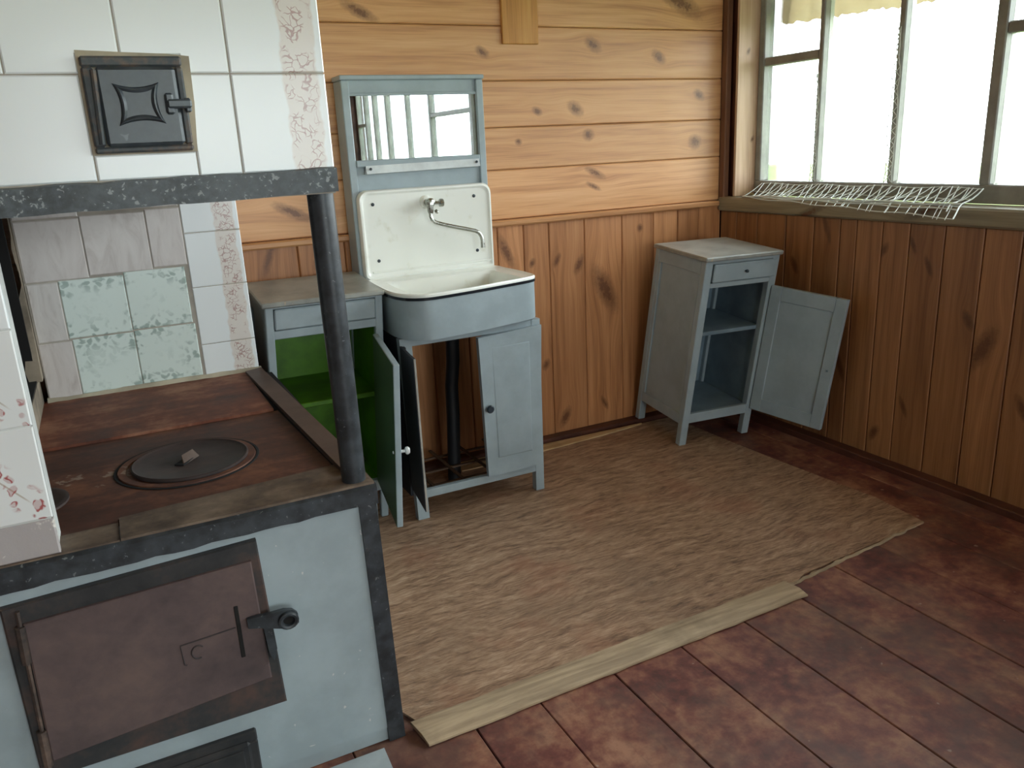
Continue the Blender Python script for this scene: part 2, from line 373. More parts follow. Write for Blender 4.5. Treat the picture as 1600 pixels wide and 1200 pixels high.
def film():
    m = NT('plastic_film'); t = m.t; a = m.n('ShaderNodeBsdfTranslucent'); d = m.n('ShaderNodeBsdfDiffuse'); x = m.n('ShaderNodeMixShader'); x.inputs[0].default_value = .25
    c = m.mix(m.noise(m.pos(), 9, 5), L(168, 156, 136), L(196, 186, 166)); m.put(a.inputs['Color'], c); m.put(d.inputs['Color'], c)
    t.links.new(a.outputs[0], x.inputs[1]); t.links.new(d.outputs[0], x.inputs[2]); t.links.new(x.outputs[0], t.nodes['Material Output'].inputs['Surface']); return m.m
M_film = film()
def grass():
    m = NT('grass'); p = m.pos(); return m.fin(m.mix(m.noise(p, 1.5, 5), L(96, 120, 60), L(150, 165, 100)), .9)
M_grass = grass()

# ---------------------------------------------------------------- setting: ground, floor, walls, ceiling
ZT = 2.35
struct(B().box(-40, 40, -40, 40, -.75, -.7).build('ground', M_grass))
fl = struct(B().box(-3.7, .2, -6.7, .1, -.09, -.03).build('floor', M_skirt))
xs = [-3.6, -3.38, -3.165, -2.95, -2.735, -2.52, -2.30, -2.03, -1.86, -1.648, -1.436, -1.218, -1.0, -.783, -.566, -.35, -.145, .018]
for i in range(len(xs) - 1):
    h = random.uniform(-.0012, .0012)
    b = (xs[i] + .0014, xs[i + 1] - .0014, -6.6, .018, -.03, -.005 + h)
    B().box(*b, .002).build('plank', M_floor, fl, centre(*b))

def board(x0, x1, y0, y1, z0, z1, mat, par, knots=(), bev=.004, g=None):
    o = B().box(x0, x1, y0, y1, z0, z1, bev).build('board', mat, par, centre(x0, x1, y0, y1, z0, z1))
    setknots(o, knots, centre(x0, x1, y0, y1, z0, z1)); return o
def setknots(o, knots, c):
    # knots: (x or y, z, size) in metres on the wall
    for i, k in enumerate(('knot_a', 'knot_b', 'knot_c')):
        if i < len(knots): o[k] = [float(q) for q in knots[i]]
        else: o[k] = [50.0 + i, 50.0, .001]
wb = struct(B().box(-3.7, .2, .02, .12, -.05, ZT).build('wall_back', M_skirt))
KB = {.985: [(-.69, 1.145, .014), (-.70, 1.09, .010), (-1.98, 1.08, .018)],
      1.18: [(-.72, 1.30, .012), (-.16, 1.25, .016), (-1.05, 1.285, .007)],
      1.342: [(-.78, 1.405, .015), (-.14, 1.45, .012), (-.96, 1.40, .009)],
      1.516: [(-.69, 1.65, .015), (-.36, 1.605, .014), (-1.19, 1.62, .011)],
      1.714: [(-1.66, 1.75, .018), (-.26, 1.83, .035)], 1.9: [(-.8, 2.0, .015)], 2.1: []}
zz = [.985, 1.18, 1.342, 1.516, 1.714, 1.9, 2.1, ZT]
for i in range(7):
    cz = (zz[i] + zz[i + 1]) / 2; cx = (-3.6 - .012) / 2
    kn = [(k[0] - cx, k[1] - cz, k[2]) for k in KB[zz[i]]]
    board(-3.6, -.012, 0, .02, zz[i] + .001, zz[i + 1] - .001, M_pine_x, wb, kn)
bx = [-3.6, -3.45, -3.3, -3.15, -3.0, -2.85, -2.7, -2.55, -2.38, -2.17, -1.976, -1.80, -1.64, -1.48, -1.32, -1.166, -1.046, -.925, -.75, -.556, -.386, -.25, -.129, 0.0]
KL = {-1.166: [(-1.13, .86, .02)], -.925: [(-.89, .80, .010), (-.78, .77, .014), (-.87, .09, .016)], -.75: [(-.65, .65, .034), (-.66, .12, .010)],
      -1.046: [(-1.01, .80, .008), (-.96, .35, .010)], -.556: [(-.46, .90, .008)], -1.976: [(-1.9, .9, .012)], -2.17: [(-2.08, .93, .016)]}
for i in range(len(bx) - 1):
    cx = (bx[i] + bx[i + 1]) / 2; cz = (.022 + .962) / 2
    kn = [(k[1] - cz, k[0] - cx, k[2]) for k in KL.get(bx[i], [])]
    board(bx[i] + .001, bx[i + 1] - .001, 0, .02, .012, .962, M_pine_back, wb, kn)
B().box(-3.6, -.02, -.02, .02, .958, .984, .006).build('rail', M_pine_x, wb, (-1.8, 0, .97))
B().box(-3.6, -.0, -.055, .0, -.02, .02, .004).build('skirting', M_skirt, wb)

# right wall, with its two window openings
b = B().box(.022, .2, -6.7, .1, -.05, .93).box(.022, .2, -6.7, .1, 2.02, ZT).box(.022, .2, -.07, .1, .93, 2.02).box(.022, .2, -6.7, -6.3, .93, 2.02)
wr = struct(b.build('wall_right', M_skirt))
ry = [0, -.11, -.242, -.413, -.566, -.70, -.779, -.897, -1.013, -1.152, -1.295, -1.422, -1.56, -1.70, -1.84, -1.98, -2.12, -2.26, -2.40, -2.54, -2.68, -2.82, -2.96, -3.10]
while ry[-1] > -6.5: ry.append(ry[-1] - .16)
KR = {-.413: [(-.47, .73, .012)], -.566: [(-.63, .90, .014)], -.70: [(-.74, .35, .016)], -.897: [(-.93, .11, .012), (-.91, .83, .010)],
      -1.013: [(-1.05, .25, .010), (-1.01 - .02, .86, .009), (-1.10, .79, .010)], -1.152: [(-1.27, .62, .012)], -1.295: [(-1.33, .53, .026)], -1.422: [(-1.49, .36, .014)]}
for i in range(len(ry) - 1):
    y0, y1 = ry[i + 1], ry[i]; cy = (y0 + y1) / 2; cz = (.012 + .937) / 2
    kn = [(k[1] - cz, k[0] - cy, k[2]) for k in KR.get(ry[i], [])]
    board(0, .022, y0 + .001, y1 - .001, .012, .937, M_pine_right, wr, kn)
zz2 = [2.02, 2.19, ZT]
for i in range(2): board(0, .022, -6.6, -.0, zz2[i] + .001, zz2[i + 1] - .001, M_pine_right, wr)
struct(B().box(.085, .18, -3.20, -3.14, 1.002, 2.019, .003).build('trim_4', M_winframe, None, (.1, -3.17, 1.5)))
B().box(-.055, 0, -6.6, -.055, -.02, .022, .004).build('skirting', M_skirt, wr)
wl = struct(B().box(-3.72, -3.62, -6.7, .1, -.05, ZT).build('wall_left', M_skirt))
yy = 0
while yy > -6.5:
    board(-3.62, -3.6, yy - .199, yy - .001, 0, ZT, M_trimboard, wl); yy -= .2
wf = struct(B().box(-3.7, .2, -6.8, -6.62, -.05, .8).box(-3.7, .2, -6.8, -6.62, 2.1, ZT).box(-3.7, -2.8, -6.8, -6.62, .8, 2.1).box(-.4, .2, -6.8, -6.62, .8, 2.1).build('wall_front', M_skirt))
xx = -3.6
while xx < -.05:
    x1 = min(xx + .2, 0)
    for z0, z1 in (((0, ZT),) if xx < -2.9 or xx > -.45 else ((0, .8), (2.1, ZT))): board(xx + .001, x1 - .001, -6.62, -6.6, z0, z1, M_pine_back, wf)
    xx += .2
cl = struct(B().box(-3.7, .2, -6.7, .1, ZT + .02, ZT + .08).build('ceiling', M_skirt))
yy = 0
while yy > -6.5: board(-3.6, .0, yy - .219, yy - .001, ZT, ZT + .02, M_ceiling, cl); yy -= .22

# trims: sill, jamb, corner batten, eave
o = B().box(-.022, .125, -6.6, 0, .937, 1.001, .008).build('trim_1', M_sill); struct(o); setknots(o, [(-1.1, .99, .02), (-.55, .95, .02)], (0, 0, 0))
o = B().box(.004, .15, -.085, -.071, 1.001, 2.02, .003).build('trim_2', M_jamb, None, (.08, -.04, 1.5)); struct(o); setknots(o, [(.12, -.02, .006), (-.25, .02, .006)], 0)
o = B().box(-.016, .014, -.036, 0, .99, ZT, .004).build('trim_3', M_trimwood, None, (0, -.02, 1.6)); struct(o); setknots(o, [], 0)
b = B(); n = 40; rs = []
for i in range(n + 1):
    y = -.06 - i * .78 / n; zb = 1.738 - .035 * i / n + random.uniform(-.010, .008); w = .006 * math.sin(i * 1.7) + random.uniform(-.003, .003)
    rs.append([(.26 + w, y, zb), (.262 + w, y, zb), (.262 - w, y, 2.0), (.26 - w, y, 2.0)])
b.rings(rs)
tag(b.build('plastic_film', M_film), 'crumpled beige plastic film hanging outside across the window top', 'plastic film')

# windows
def window(name, fixed, ax, a0, a1, z0, z1, mull, transoms, depth=.055, fw=.035):
    """ax='y': window in the plane x=fixed running along y; ax='x': in the plane y=fixed running along x. mull = centres and widths."""
    def bx_(bb, p0, p1, q0, q1, d0=0, d1=depth, bev=.004):
        if ax == 'y': bb.box(fixed + d0, fixed + d1, p0, p1, q0, q1, bev)
        else: bb.box(p0, p1, fixed - d1, fixed - d0, q0, q1, bev)
        return bb
    c = (fixed, (a0 + a1) / 2, z0) if ax == 'y' else ((a0 + a1) / 2, fixed, z0)
    fr = B(); bx_(fr, a0, a1, z0, z0 + .065); bx_(fr, a0, a1, z1 - .05, z1); bx_(fr, a0, a0 + fw, z0 + .065, z1 - .05); bx_(fr, a1 - fw, a1, z0 + .065, z1 - .05)
    w = struct(fr.build(name, M_winframe, None, c))
    ed = [a0 + fw] + sum([[m - wd / 2, m + wd / 2] for m, wd in mull], []) + [a1 - fw]
    for m, wd in mull:
        bx_(B(), m - wd / 2, m + wd / 2, z0 + .065, z1 - .05).build('mullion', M_winframe, w)
    for k in range(0, len(ed), 2):
        p0, p1 = ed[k], ed[k + 1]; rows = [(z0 + .065, z1 - .05)]
        if k // 2 in transoms:
            t = transoms[k // 2]; bx_(B(), p0, p1, t - .018, t + .018, .003, depth - .006).build('transom', M_winframe, w)
            rows = [(z0 + .065, t - .018), (t + .018, z1 - .05)]
        for q0, q1 in rows:
            bx_(B(), p0, p1, q0, q1, .026, .030, 0).build('pane', M_glass, w)
    return w
ml = [(-.4375, .024), (-.812, .028), (-1.19, .04)] + [(-1.19 - .37 * k, .03) for k in range(1, 5)]
ml = sorted(ml); nm = len(ml)
window('window_1', .12, 'y', -3.14, -.085, 1.001, 2.02, ml, {nm: 1.572, nm - 3: 1.562, nm - 6: 1.565})
window('window_2', .12, 'y', -6.3, -3.20, 1.001, 2.02, [(-6.0, .04), (-5.7, .04), (-5.3, .045), (-4.72, .03), (-4.13, .045)], {5: 1.565, 0: 1.565})

window('window_3', -6.64, 'x', -2.8, -.4, .8, 2.1, [(-2.2, .05), (-1.6, .05), (-1.0, .05)], {0: 1.6, 3: 1.6})

# ---------------------------------------------------------------- masonry stove
YS = -1.489
stove = thing('masonry_stove', 'tiled masonry stove with black iron hood bar, rusty cooktop and grey front', 'stove', (-2.7, YS, 0))
B().box(-3.5, -2.188, -1.484, -.40, -.004, .60).build('body', M_stovegrey, stove)
B().prism([(-3.5, .03), (-2.2, .03), (-2.225, .60), (-3.5, .60)], 1, -1.489, -1.484).build('front_panel', M_stovegrey, stove)
b = B().rings([[(-2.217, -1.494, -.004), (-2.180, -1.494, -.004), (-2.180, -1.44, -.004), (-2.217, -1.44, -.004)],
               [(-2.229, -1.494, .60), (-2.192, -1.494, .60), (-2.192, -1.44, .60), (-2.229, -1.44, .60)]])
b.build('corner_angle', M_black, stove)
b = B(); ns = 40; rs = []
for i in range(ns + 1):
    x = -3.5 + 1.312 * i / ns; w0 = random.uniform(-.002, .002); w1 = random.uniform(-.002, .002)
    lo = .568 + .009 * i / ns + w0
    rs.append([(x, -1.497, lo), (x, -1.497, .612 + w1), (x, -1.492, .618), (x, -1.42, .618), (x, -1.42, lo)])
b.rings(rs).build('front_edge_bar', M_black, stove)
# flat brown flange in front of the plate, in two lengths
B().prism([(-2.665, -1.493), (-2.192, -1.493), (-2.192, -1.35), (-2.665, -1.392)], 2, .6185, .6235).build('front_flange', M_flange, stove)
B().prism([(-3.3, -1.493), (-2.667, -1.493), (-2.667, -1.410), (-3.3, -1.43)], 2, .6185, .6215).build('front_flange', M_flange, stove)
B().prism([(-3.3, -.868), (-2.272, -.868), (-2.272, -.40), (-3.3, -.40)], 2, .60, .6265).build('rear_plate', M_plate_rear, stove)
fp = B(); R0, R1 = .154, .124; CX, CY = -2.515, -1.142
fp.prism([(-3.3, -1.43), (-2.667, -1.410), (-2.667, -1.392), (-2.24, -1.355), (-2.262, -.871), (-3.3, -.871)], 2, .60, .620)
plate = fp.build('front_plate', M_plate, stove)
B().rings([[(CX + r * math.cos(t), CY + r * math.sin(t), z) for t in [2 * math.pi * k / 48 for k in range(48)]] for r, z in
           ((R0, .6205), (R0 - .001, .6218), (R0 - .006, .6218), (R0 - .007, .6206))], False, False).build('ring_groove', M_soot_shade, plate)
B().rings([[(CX + r * math.cos(t), CY + r * math.sin(t), z) for t in [2 * math.pi * k / 48 for k in range(48)]] for r, z in
           ((R0 - .008, .620), (R0 - .009, .6235), (R1 + .006, .6235), (R1 + .005, .620))], False, False).build('burner_ring', M_plate, plate)
B().rings([[(CX + .006 + r * math.cos(t), CY + .004 + r * math.sin(t), z) for t in [2 * math.pi * k / 48 for k in range(48)]] for r, z in
           ((R1 + .001, .620), (R1 + .001, .6265), (R1 - .002, .628), (R1 - .008, .6245), (.05, .6235), (.002, .6235))], False, True).build('burner_lid', M_lid, plate)
B().prism([(CX - .03, CY - .018), (CX - .012, CY - .03), (CX + .012, CY + .004), (CX - .004, CY + .016)], 2, .6236, .627).build('lid_notch', M_soot_shade, plate)
B().add([(CX - .014, CY - .022, .624), (CX + .022, CY + .022, .624), (CX + .014, CY + .026, .640), (CX - .012, CY - .004, .640), (CX - .010, CY - .026, .624), (CX + .026, CY + .018, .624)],
        [(0, 1, 2, 3), (4, 3, 2, 5), (0, 3, 4), (1, 5, 2), (0, 4, 5, 1)]).build('lid_grip', M_strip, plate)
B().lathe((-2.838, -1.215, .620), (0, 0, 1), [(.086, 0), (.086, .0045), (.078, .006), (.07, .003), (.01, .003)], 32).build('burner_lid', M_lid, plate)
B().add([(-2.274, -.44, .622), (-2.222, -.42, .622), (-2.190, -1.40, .622), (-2.236, -1.425, .622), (-2.274, -.44, .634), (-2.222, -.42, .634), (-2.190, -1.40, .634), (-2.236, -1.425, .634)],
        [(0, 1, 2, 3), (4, 5, 6, 7), (0, 1, 5, 4), (1, 2, 6, 5), (2, 3, 7, 6), (3, 0, 4, 7)]).build('side_trim', M_strip, stove)
B().tube([(-2.2245, -1.46, .615), (-2.2250, -1.46, .80), (-2.2275, -1.46, 1.0), (-2.229, -1.46, 1.205)], .0245, 20).build('pole', M_black, stove)
# hood block with its tiles
hood = B().box(-3.5, -2.206, -1.4868, -.02, 1.2, ZT - .002).build('hood', M_grout, stove)
B().box(-2.206, -2.2035, -1.475, -.02, 1.243, ZT - .004).build('plaster_cheek', M_white, stove)
def tile(poly, y0, y1, mat, par, org):
    # poly in (x,z): tile with softly rounded edge made of two rings
    cx = sum(p[0] for p in poly) / len(poly); cz = sum(p[1] for p in poly) / len(poly); e = .0022
    sh = lambda p: (p[0] + (e if p[0] < cx else -e), p[1] + (e if p[1] < cz else -e))
    B().rings([[(p[0], y1, p[1]) for p in poly], [(p[0], y0 + e, p[1]) for p in poly], [(sh(p)[0], y0, sh(p)[1]) for p in poly]]).build('tile', mat, par, (org[0], y0, org[1]))
G = .0011
def rect(x0, x1, z0, z1): return [(x0 + G, z0 + G), (x1 - G, z0 + G), (x1 - G, z1 - G), (x0 + G, z1 - G)]
TW = .1625
hz = [1.243, 1.407, 1.570, 1.733, 1.896, 2.059, 2.222, ZT - .004]
for r in range(7):
    z0, z1 = hz[r], hz[r + 1]
    tile(rect(-2.3655, -2.203, z0, z1), YS - .0, -1.475, M_tile_strip, hood, (-2.3655, z0))
    if r == 0:
        tile(rect(-2.4375, -2.3655, z0, z1), YS, -1.475, M_tile, hood, (-2.44, z0))
        tile(rect(-2.594, -2.4375, z0, 1.2845), YS, -1.475, M_tile, hood, (-2.6, z0))
        es = [-2.594, -2.757, -2.92, -3.083, -3.246, -3.41, -3.5]
    else:
        es = ([-2.3655, -2.531, -2.695, -2.858, -3.02, -3.184, -3.347, -3.5] if r % 2 else [-2.3655, -2.44, -2.6, -2.765, -2.93, -3.09, -3.255, -3.42, -3.5])
    for i in range(len(es) - 1):
        x1, x0 = es[i], es[i + 1]
        if r == 1 and i == 0:
            tile([(x0 + G, 1.436), (-2.437, 1.436), (-2.437, z0 + G), (x1 - G, z0 + G), (x1 - G, z1 - G), (x0 + G, z1 - G)], YS, -1.475, M_tile, hood, (x0, z0))
        elif r == 1 and i == 1:
            tile([(x0 + G, z0 + G), (-2.594, z0 + G), (-2.594, 1.436), (x1 - G, 1.436), (x1 - G, z1 - G), (x0 + G, z1 - G)], YS, -1.475, M_tile, hood, (x0, z0))
        else: tile(rect(x0, x1, z0, z1), YS, -1.475, M_tile, hood, (x0, z0))
B().prism([(-2.5945, 1.2845), (-2.4355, 1.2845), (-2.429, 1.36), (-2.427, 1.434), (-2.46, 1.4375), (-2.52, 1.4395), (-2.594, 1.4425)], 1, YS - .0012, -1.4867).build('mortar_bed', M_mortar, hood)
b = B(); rs = []
for i in range(41):
    x = -3.5 + 1.296 * i / 40; a, c, d, e = [random.uniform(-.0016, .0016) for _ in range(4)]
    t = i / 40
    rs.append([(x, -1.503 + d, 1.188 + .014 * t + a), (x, -1.503 + e, 1.230 + .0145 * t + c), (x, -1.488, 1.2325 + .0145 * t + c), (x, -1.44, 1.2325 + .0145 * t), (x, -1.44, 1.188 + .014 * t)])
b.rings(rs).build('hood_bar', M_blackbar, stove)
# soot door
sd = B(); fx0, fx1, fz0, fz1 = -2.590, -2.441, 1.286, 1.433
for q in ((fx0, fx1, fz1 - .016, fz1), (fx0, fx1, fz0, fz0 + .010), (fx0, fx0 + .017, fz0 + .010, fz1 - .016), (fx1 - .012, fx1, fz0 + .010, fz1 - .016)):
    sd.box(q[0], q[1], YS - .012, YS + .004, q[2], q[3], .003)
sdo = sd.build('soot_door', M_sootframe, stove)
B().box(-2.5715, -2.4535, YS - .018, YS - .002, 1.296, 1.4165, .005).build('leaf', M_sootdoor, sdo)
B().tube([(-2.578, YS - .016, 1.30), (-2.573, YS - .016, 1.412)], .0045, 8).build('hinge_pin', M_sootframe, sdo)
st = []
cs = [(-2.482, 1.332), (-2.484, 1.390), (-2.547, 1.389), (-2.546, 1.330)]; ce = (sum(c[0] for c in cs) / 4, sum(c[1] for c in cs) / 4)
for i in range(4):
    p, q = Vector(cs[i]), Vector(cs[(i + 1) % 4]); mid = (p + q) / 2 + (Vector(ce) - (p + q) / 2) * .42
    for k in range(8): t = k / 8; st.append((1 - t) ** 2 * p + 2 * t * (1 - t) * mid + t * t * q)
rg = lambda s, y: [(ce[0] + (p.x - ce[0]) * s, y, ce[1] + (p.y - ce[1]) * s) for p in st]
B().rings([rg(1.12, YS - .017), rg(1.0, YS - .0235), rg(.9, YS - .0245), rg(.72, YS - .021)]).build('cast_star', M_sootdoor, sdo)
B().box(-2.474, -2.436, YS - .030, YS - .018, 1.352, 1.366, .003).box(-2.476, -2.463, YS - .027, YS - .016, 1.343, 1.376, .003).box(-2.446, -2.437, YS - .024, YS - .002, 1.346, 1.368, .002).build('latch', M_sootdoor, sdo)
# niche back wall
nb = B().box(-2.8165, -2.23, -.4078, -.02, .62, 1.2).build('niche_back', M_grout, stove)
def nt(x0, x1, z0, z1, mat, ox=None, oz=None): tile(rect(x0, x1, z0, z1), -.41, -.398, mat, nb, (x0 if ox is None else ox, z0 if oz is None else oz))
nt(-2.815, -2.653, .966, 1.135, M_tile_marble); nt(-2.653, -2.484, .971, 1.14, M_tile_marble); nt(-2.484, -2.3885, .976, 1.145, M_tile_marble)
nt(-2.814, -2.735, .796, .964, M_tile_marble); nt(-2.735, -2.567, .799, .966, M_tile_green); nt(-2.567, -2.399, .802, .973, M_tile_green)
nt(-2.816, -2.729, .63, .794, M_tile_marble); nt(-2.729, -2.566, .633, .797, M_tile_green); nt(-2.566, -2.394, .635, .800, M_tile_green)
for z0, z1, oz in ((1.067, 1.195, 1.067), (.905, 1.067, .905), (.729, .905, .735), (.633, .729, .57)): nt(-2.388, -2.226, z0, z1, M_tile_strip, -2.388, oz)
nt(-2.815, -2.653, 1.137, 1.195, M_tile_marble); nt(-2.653, -2.39, 1.147, 1.195, M_tile_marble)
b = B(); rs = []
for i in range(25):
    x = -2.82 + .6 * i / 24; h = .638 - .004 * random.random(); d = .008 + .008 * random.random()
    rs.append([(x, -.40, .622), (x, -.412 - d, .626), (x, -.412, h), (x, -.40, h)])
b.rings(rs).build('mortar_fillet', M_mortar, stove)
# left side of the niche: plaster with a sooty opening
B().box(-3.5, -2.83, -1.40, -.40, .60, .70).build('niche_side', M_plaster, stove)
b = B(); rs = []
for i in range(16):
    z = .70 + .5 * i / 15; d = max(.003, .05 - .07 * i / 15 + .012 * math.sin(i * 1.3)); e = .002 + .6 * d
    rs.append([(-2.818, -.40, z), (-2.818, -.411 - d, z), (-2.818 - e, -.412 - d, z), (-2.818 - e, -.40, z)])
b.rings(rs).build('plaster_jamb', M_plaster, stove)
B().box(-3.5, -3.2, -1.40, -.40, .70, 1.2).box(-3.2, -2.831, -.46, -.45, .70, 1.2).box(-3.2, -2.832, -1.388, -.46, .70, .704).box(-3.2, -2.80, -1.39, -1.386, .70, 1.2).box(-3.2, -2.835, -1.386, -.46, 1.194, 1.1995).build('soot_cavity', M_soot_shade, stove)
B().box(-2.31, -2.19, -1.40, -.41, .600, .611).build('side_gap_shade', M_soot_shade, stove)  # dark strip added so the gap beside the side trim looks shaded
lc_ = B().box(-3.5, -2.764, -1.487, -1.39, .612, 1.2).build('left_column', M_white, stove)
for z0, z1, mt in ((.6205, .689, M_tile_broken), (.689, .857, M_tile_rose), (.857, 1.0215, M_tile_rose), (1.0215, 1.186, M_tile)):
    tile(rect(-2.925, -2.7595, z0, z1), YS - .001, -1.475, mt, lc_, (-2.925, z0))
    tile(rect(-3.09, -2.925, z0, z1), YS - .001, -1.475, mt, lc_, (-3.09, z0))
# firebox door
fd = B(); yo, yi = YS - .014, YS + .004
o4 = [(-2.868, .548), (-2.437, .562), (-2.424, .190), (-2.868, .192)]; i4 = [(-2.822, .508), (-2.462, .520), (-2.452, .262), (-2.834, .238)]
P3 = lambda q, y: [(p[0], y, p[1]) for p in q]
fd.rings([P3(o4, yi), P3(o4, yo + .003), P3([(p[0] * .985 + -2.64 * .015, p[1] * .985 + .38 * .015) for p in o4], yo), P3(i4, yo), P3(i4, yi)], False, False)
fdo = fd.build('firebox_door', M_doorframe, stove)
lf = [(-2.838, .514), (-2.453, .525), (-2.447, .262), (-2.845, .232)]
sc = lambda q, k: [(-2.645 + (p[0] + 2.645) * k, .383 + (p[1] - .383) * k) for p in q]
B().rings([P3(lf, yo + .002), P3(lf, YS - .021), P3(sc(lf, .985), YS - .023)]).build('leaf', M_door, fdo)
B().tube([(-2.852, YS - .022, .225), (-2.850, YS - .022, .30)], .008, 8).tube([(-2.846, YS - .022, .44), (-2.843, YS - .022, .512)], .008, 8).tube([(-2.852, YS - .02, .20), (-2.842, YS - .02, .54)], .004, 6).build('hinge_pin', M_hinge, fdo)
B().box(-2.498, -2.490, YS - .0245, YS - .022, .327, .441, .001).build('slot', M_soot_shade, fdo)
b = B().tube([(-2.500, YS - .0235, .396), (-2.602, YS - .0235, .390), (-2.600, YS - .0235, .349), (-2.596, YS - .0235, .346)], .0015, 6)
b.tube([(-2.573 + .012 * math.cos(t), YS - .0235, .367 + .014 * math.sin(t)) for t in [math.radians(40 + 28 * k) for k in range(10)]], .0015, 6).build('cast_mark', M_mark, fdo)
b = B()
rs = []
for px, pz, w, y in ((-2.478, .400, .010, -.026), (-2.455, .400, .013, -.032), (-2.43, .397, .017, -.036), (-2.408, .393, .021, -.036), (-2.392, .390, .019, -.036), (-2.383, .389, .010, -.036)):
    rs.append([(px, YS + y - .006, pz - w), (px, YS + y - .006, pz + w), (px, YS + y + .004, pz + w), (px, YS + y + .004, pz - w)])
b.rings(rs)
b.rings([[(-2.403 + r * math.cos(t) * 1.1, YS + y, .392 + r * math.sin(t)) for t in [2 * math.pi * k / 20 for k in range(20)]] for r, y in ((.018, -.042), (.018, -.050), (.015, -.052), (.011, -.050), (.009, -.043))], False, False)
b.build('latch_hook', M_black, fdo)
B().lathe((-2.403, YS - .0425, .392), (0, -1, 0), [(.010, 0), (.010, .0015)], 16).build('latch_eye_hole', M_soot_shade, fdo)
B().prism([(-2.450, .382), (-2.432, .380), (-2.430, .330), (-2.438, .304), (-2.446, .322)], 1, YS - .032, YS - .012).build('latch_keeper', M_black, fdo)
# ash door
ad = B()
for q in ((-2.75, -2.492, .122, .146), (-2.75, -2.492, .004, .018), (-2.75, -2.73, .018, .122), (-2.512, -2.492, .018, .122)): ad.box(q[0], q[1], YS - .012, YS + .004, q[2], q[3], .003)
ado = ad.build('ash_door', M_doorframe, stove)
B().box(-2.735, -2.507, YS - .02, YS - .002, .014, .128, .006).build('leaf', M_doorframe, ado)
B().box(-2.72, -2.522, YS - .024, YS - .019, .026, .116, .004).build('raised_panel', M_doorframe, ado)

fs_ = B(); fs_.prism([(-3.3, -2.1), (-2.262, -2.1), (-2.236, -1.512), (-3.3, -1.506)], 2, -.002, .0005)
tag(fs_.build('floor_sheet', M_floorsheet), 'grey metal fire guard sheet on floor before stove', 'metal sheet')

# ---------------------------------------------------------------- plywood sheet, laths and strip on the floor
pl = B().prism([(-2.165, -1.41), (-2.14, -1.475), (-.955, -1.47), (-.90, -1.445), (-.60, -1.425), (-.318, -1.408), (-.290, -1.19), (-.304, -1.0), (-.318, -.77), (-.33, -.5), (-.335, -.072), (-2.18, -.062)], 2, -.004, .002)
ply = tag(pl.build('plywood_sheet', M_ply), 'large worn brown plywood sheet covering the floor boards', 'plywood')
b = B(); rs = []
for i in range(31):
    t = i / 30; x = -.985 + .667 * t; y = -1.468 + .064 * t + random.uniform(-.004, .004); w = random.uniform(.003, .009) * (1.2 - .6 * t)
    rs.append([(x, y - w, -.004), (x, y - w * .5, .0022), (x, y + w * .5, .0026), (x, y + w, -.003)])
b.rings(rs).build('splintered_edge', M_lath, ply)
la = B(); rs = []
for i in range(31):
    t = i / 30; x = -2.160 + 1.165 * t; w = random.uniform(-.002, .002)
    yb_ = -1.477 + .018 * t + w; yf = -1.557 + .022 * t + random.uniform(-.002, .002)
    rs.append([(x + .0, yb_, .003), (x, yb_, .012), (x + .008, (yb_ + yf) / 2 - .012, .013), (x + .014, yf, .002), (x + .014, yf, -.003)])
la.rings(rs)
tag(la.build('wooden_lath', M_lath), 'long pale bare wooden lath along front edge of plywood sheet', 'lath')
sp = B(); rs = []
for i in range(21):
    t = i / 20; x = -1.45 + .935 * t; w = .078 * (1 - t ** 1.5) + .008 + random.uniform(-.002, .002); y1 = -.062 - .02 * t
    rs.append([(x, y1 - w, .003), (x, y1 - w, .008), (x, y1 - w * .5, .011), (x, y1, .010), (x, y1, .003)])
sp.rings(rs)
tag(sp.build('wood_strip', M_stripw), 'pale tapering split wood strip on floor by back wall skirting', 'wood strip')
o = B().box(-1.106, -.948, -.014, -.0005, 1.648, 2.25, .003).build('wooden_board', M_orange, None, (-1.027, -.01, 1.9)); setknots(o, [], 0)
tag(o, 'short vertical orange-stained board nailed high on back wall', 'board')

# ---------------------------------------------------------------- washstand
ws = thing('washstand', 'grey painted washstand cabinet with mirror, white enamel sink and tap', 'washstand', (-1.51, -.25, .002))
X0, X1, YF, YB = -1.778, -1.243, -.478, -.03
def leg(x0, x1, y0, y1, z1, t): # front legs run a little inwards at the foot
    B().rings([[(x0 + t, y0, .0035), (x1 + t, y0, .0035), (x1 + t, y1, .0035), (x0 + t, y1, .0035)], [(x0, y0, z1), (x1, y0, z1), (x1, y1, z1), (x0, y1, z1)]]).build('leg', M_grey, ws)
leg(X0, X0 + .042, YF, YF + .03, .668, .014); leg(X1 - .034, X1, YF, YF + .03, .668, -.008)
leg(X0, X0 + .035, YB - .035, YB, .668, .0); leg(X1 - .035, X1, YB - .035, YB, .668, .0)
B().box(X0 + .04, X1 - .03, YF + .002, YF + .024, .638, .668, .002).build('top_rail', M_grey, ws)
B().box(X0 + .05, X1 - .035, YF + .002, YF + .024, .080, .110, .002).build('bottom_rail', M_grey, ws)
B().box(X0 + .003, X0 + .016, YF + .028, YB - .033, .09, .665).build('side_panel', M_fibre_shade, ws)  # left panel: its deep shade is put into the colour
B().box(X1 - .016, X1 - .003, YF + .028, YB - .033, .09, .665).build('side_panel', M_grey, ws)
for k in range(3):
    y = -.40 + .13 * k; B().box(X0 + .02, X1 - .02, y, y + .012, .082, .088).build('bottom_slat', M_slat, ws)
for k in range(4):
    x = -1.68 + .12 * k; B().box(x, x + .012, YF + .026, YB - .036, .0885, .094).build('bottom_slat', M_slat, ws)
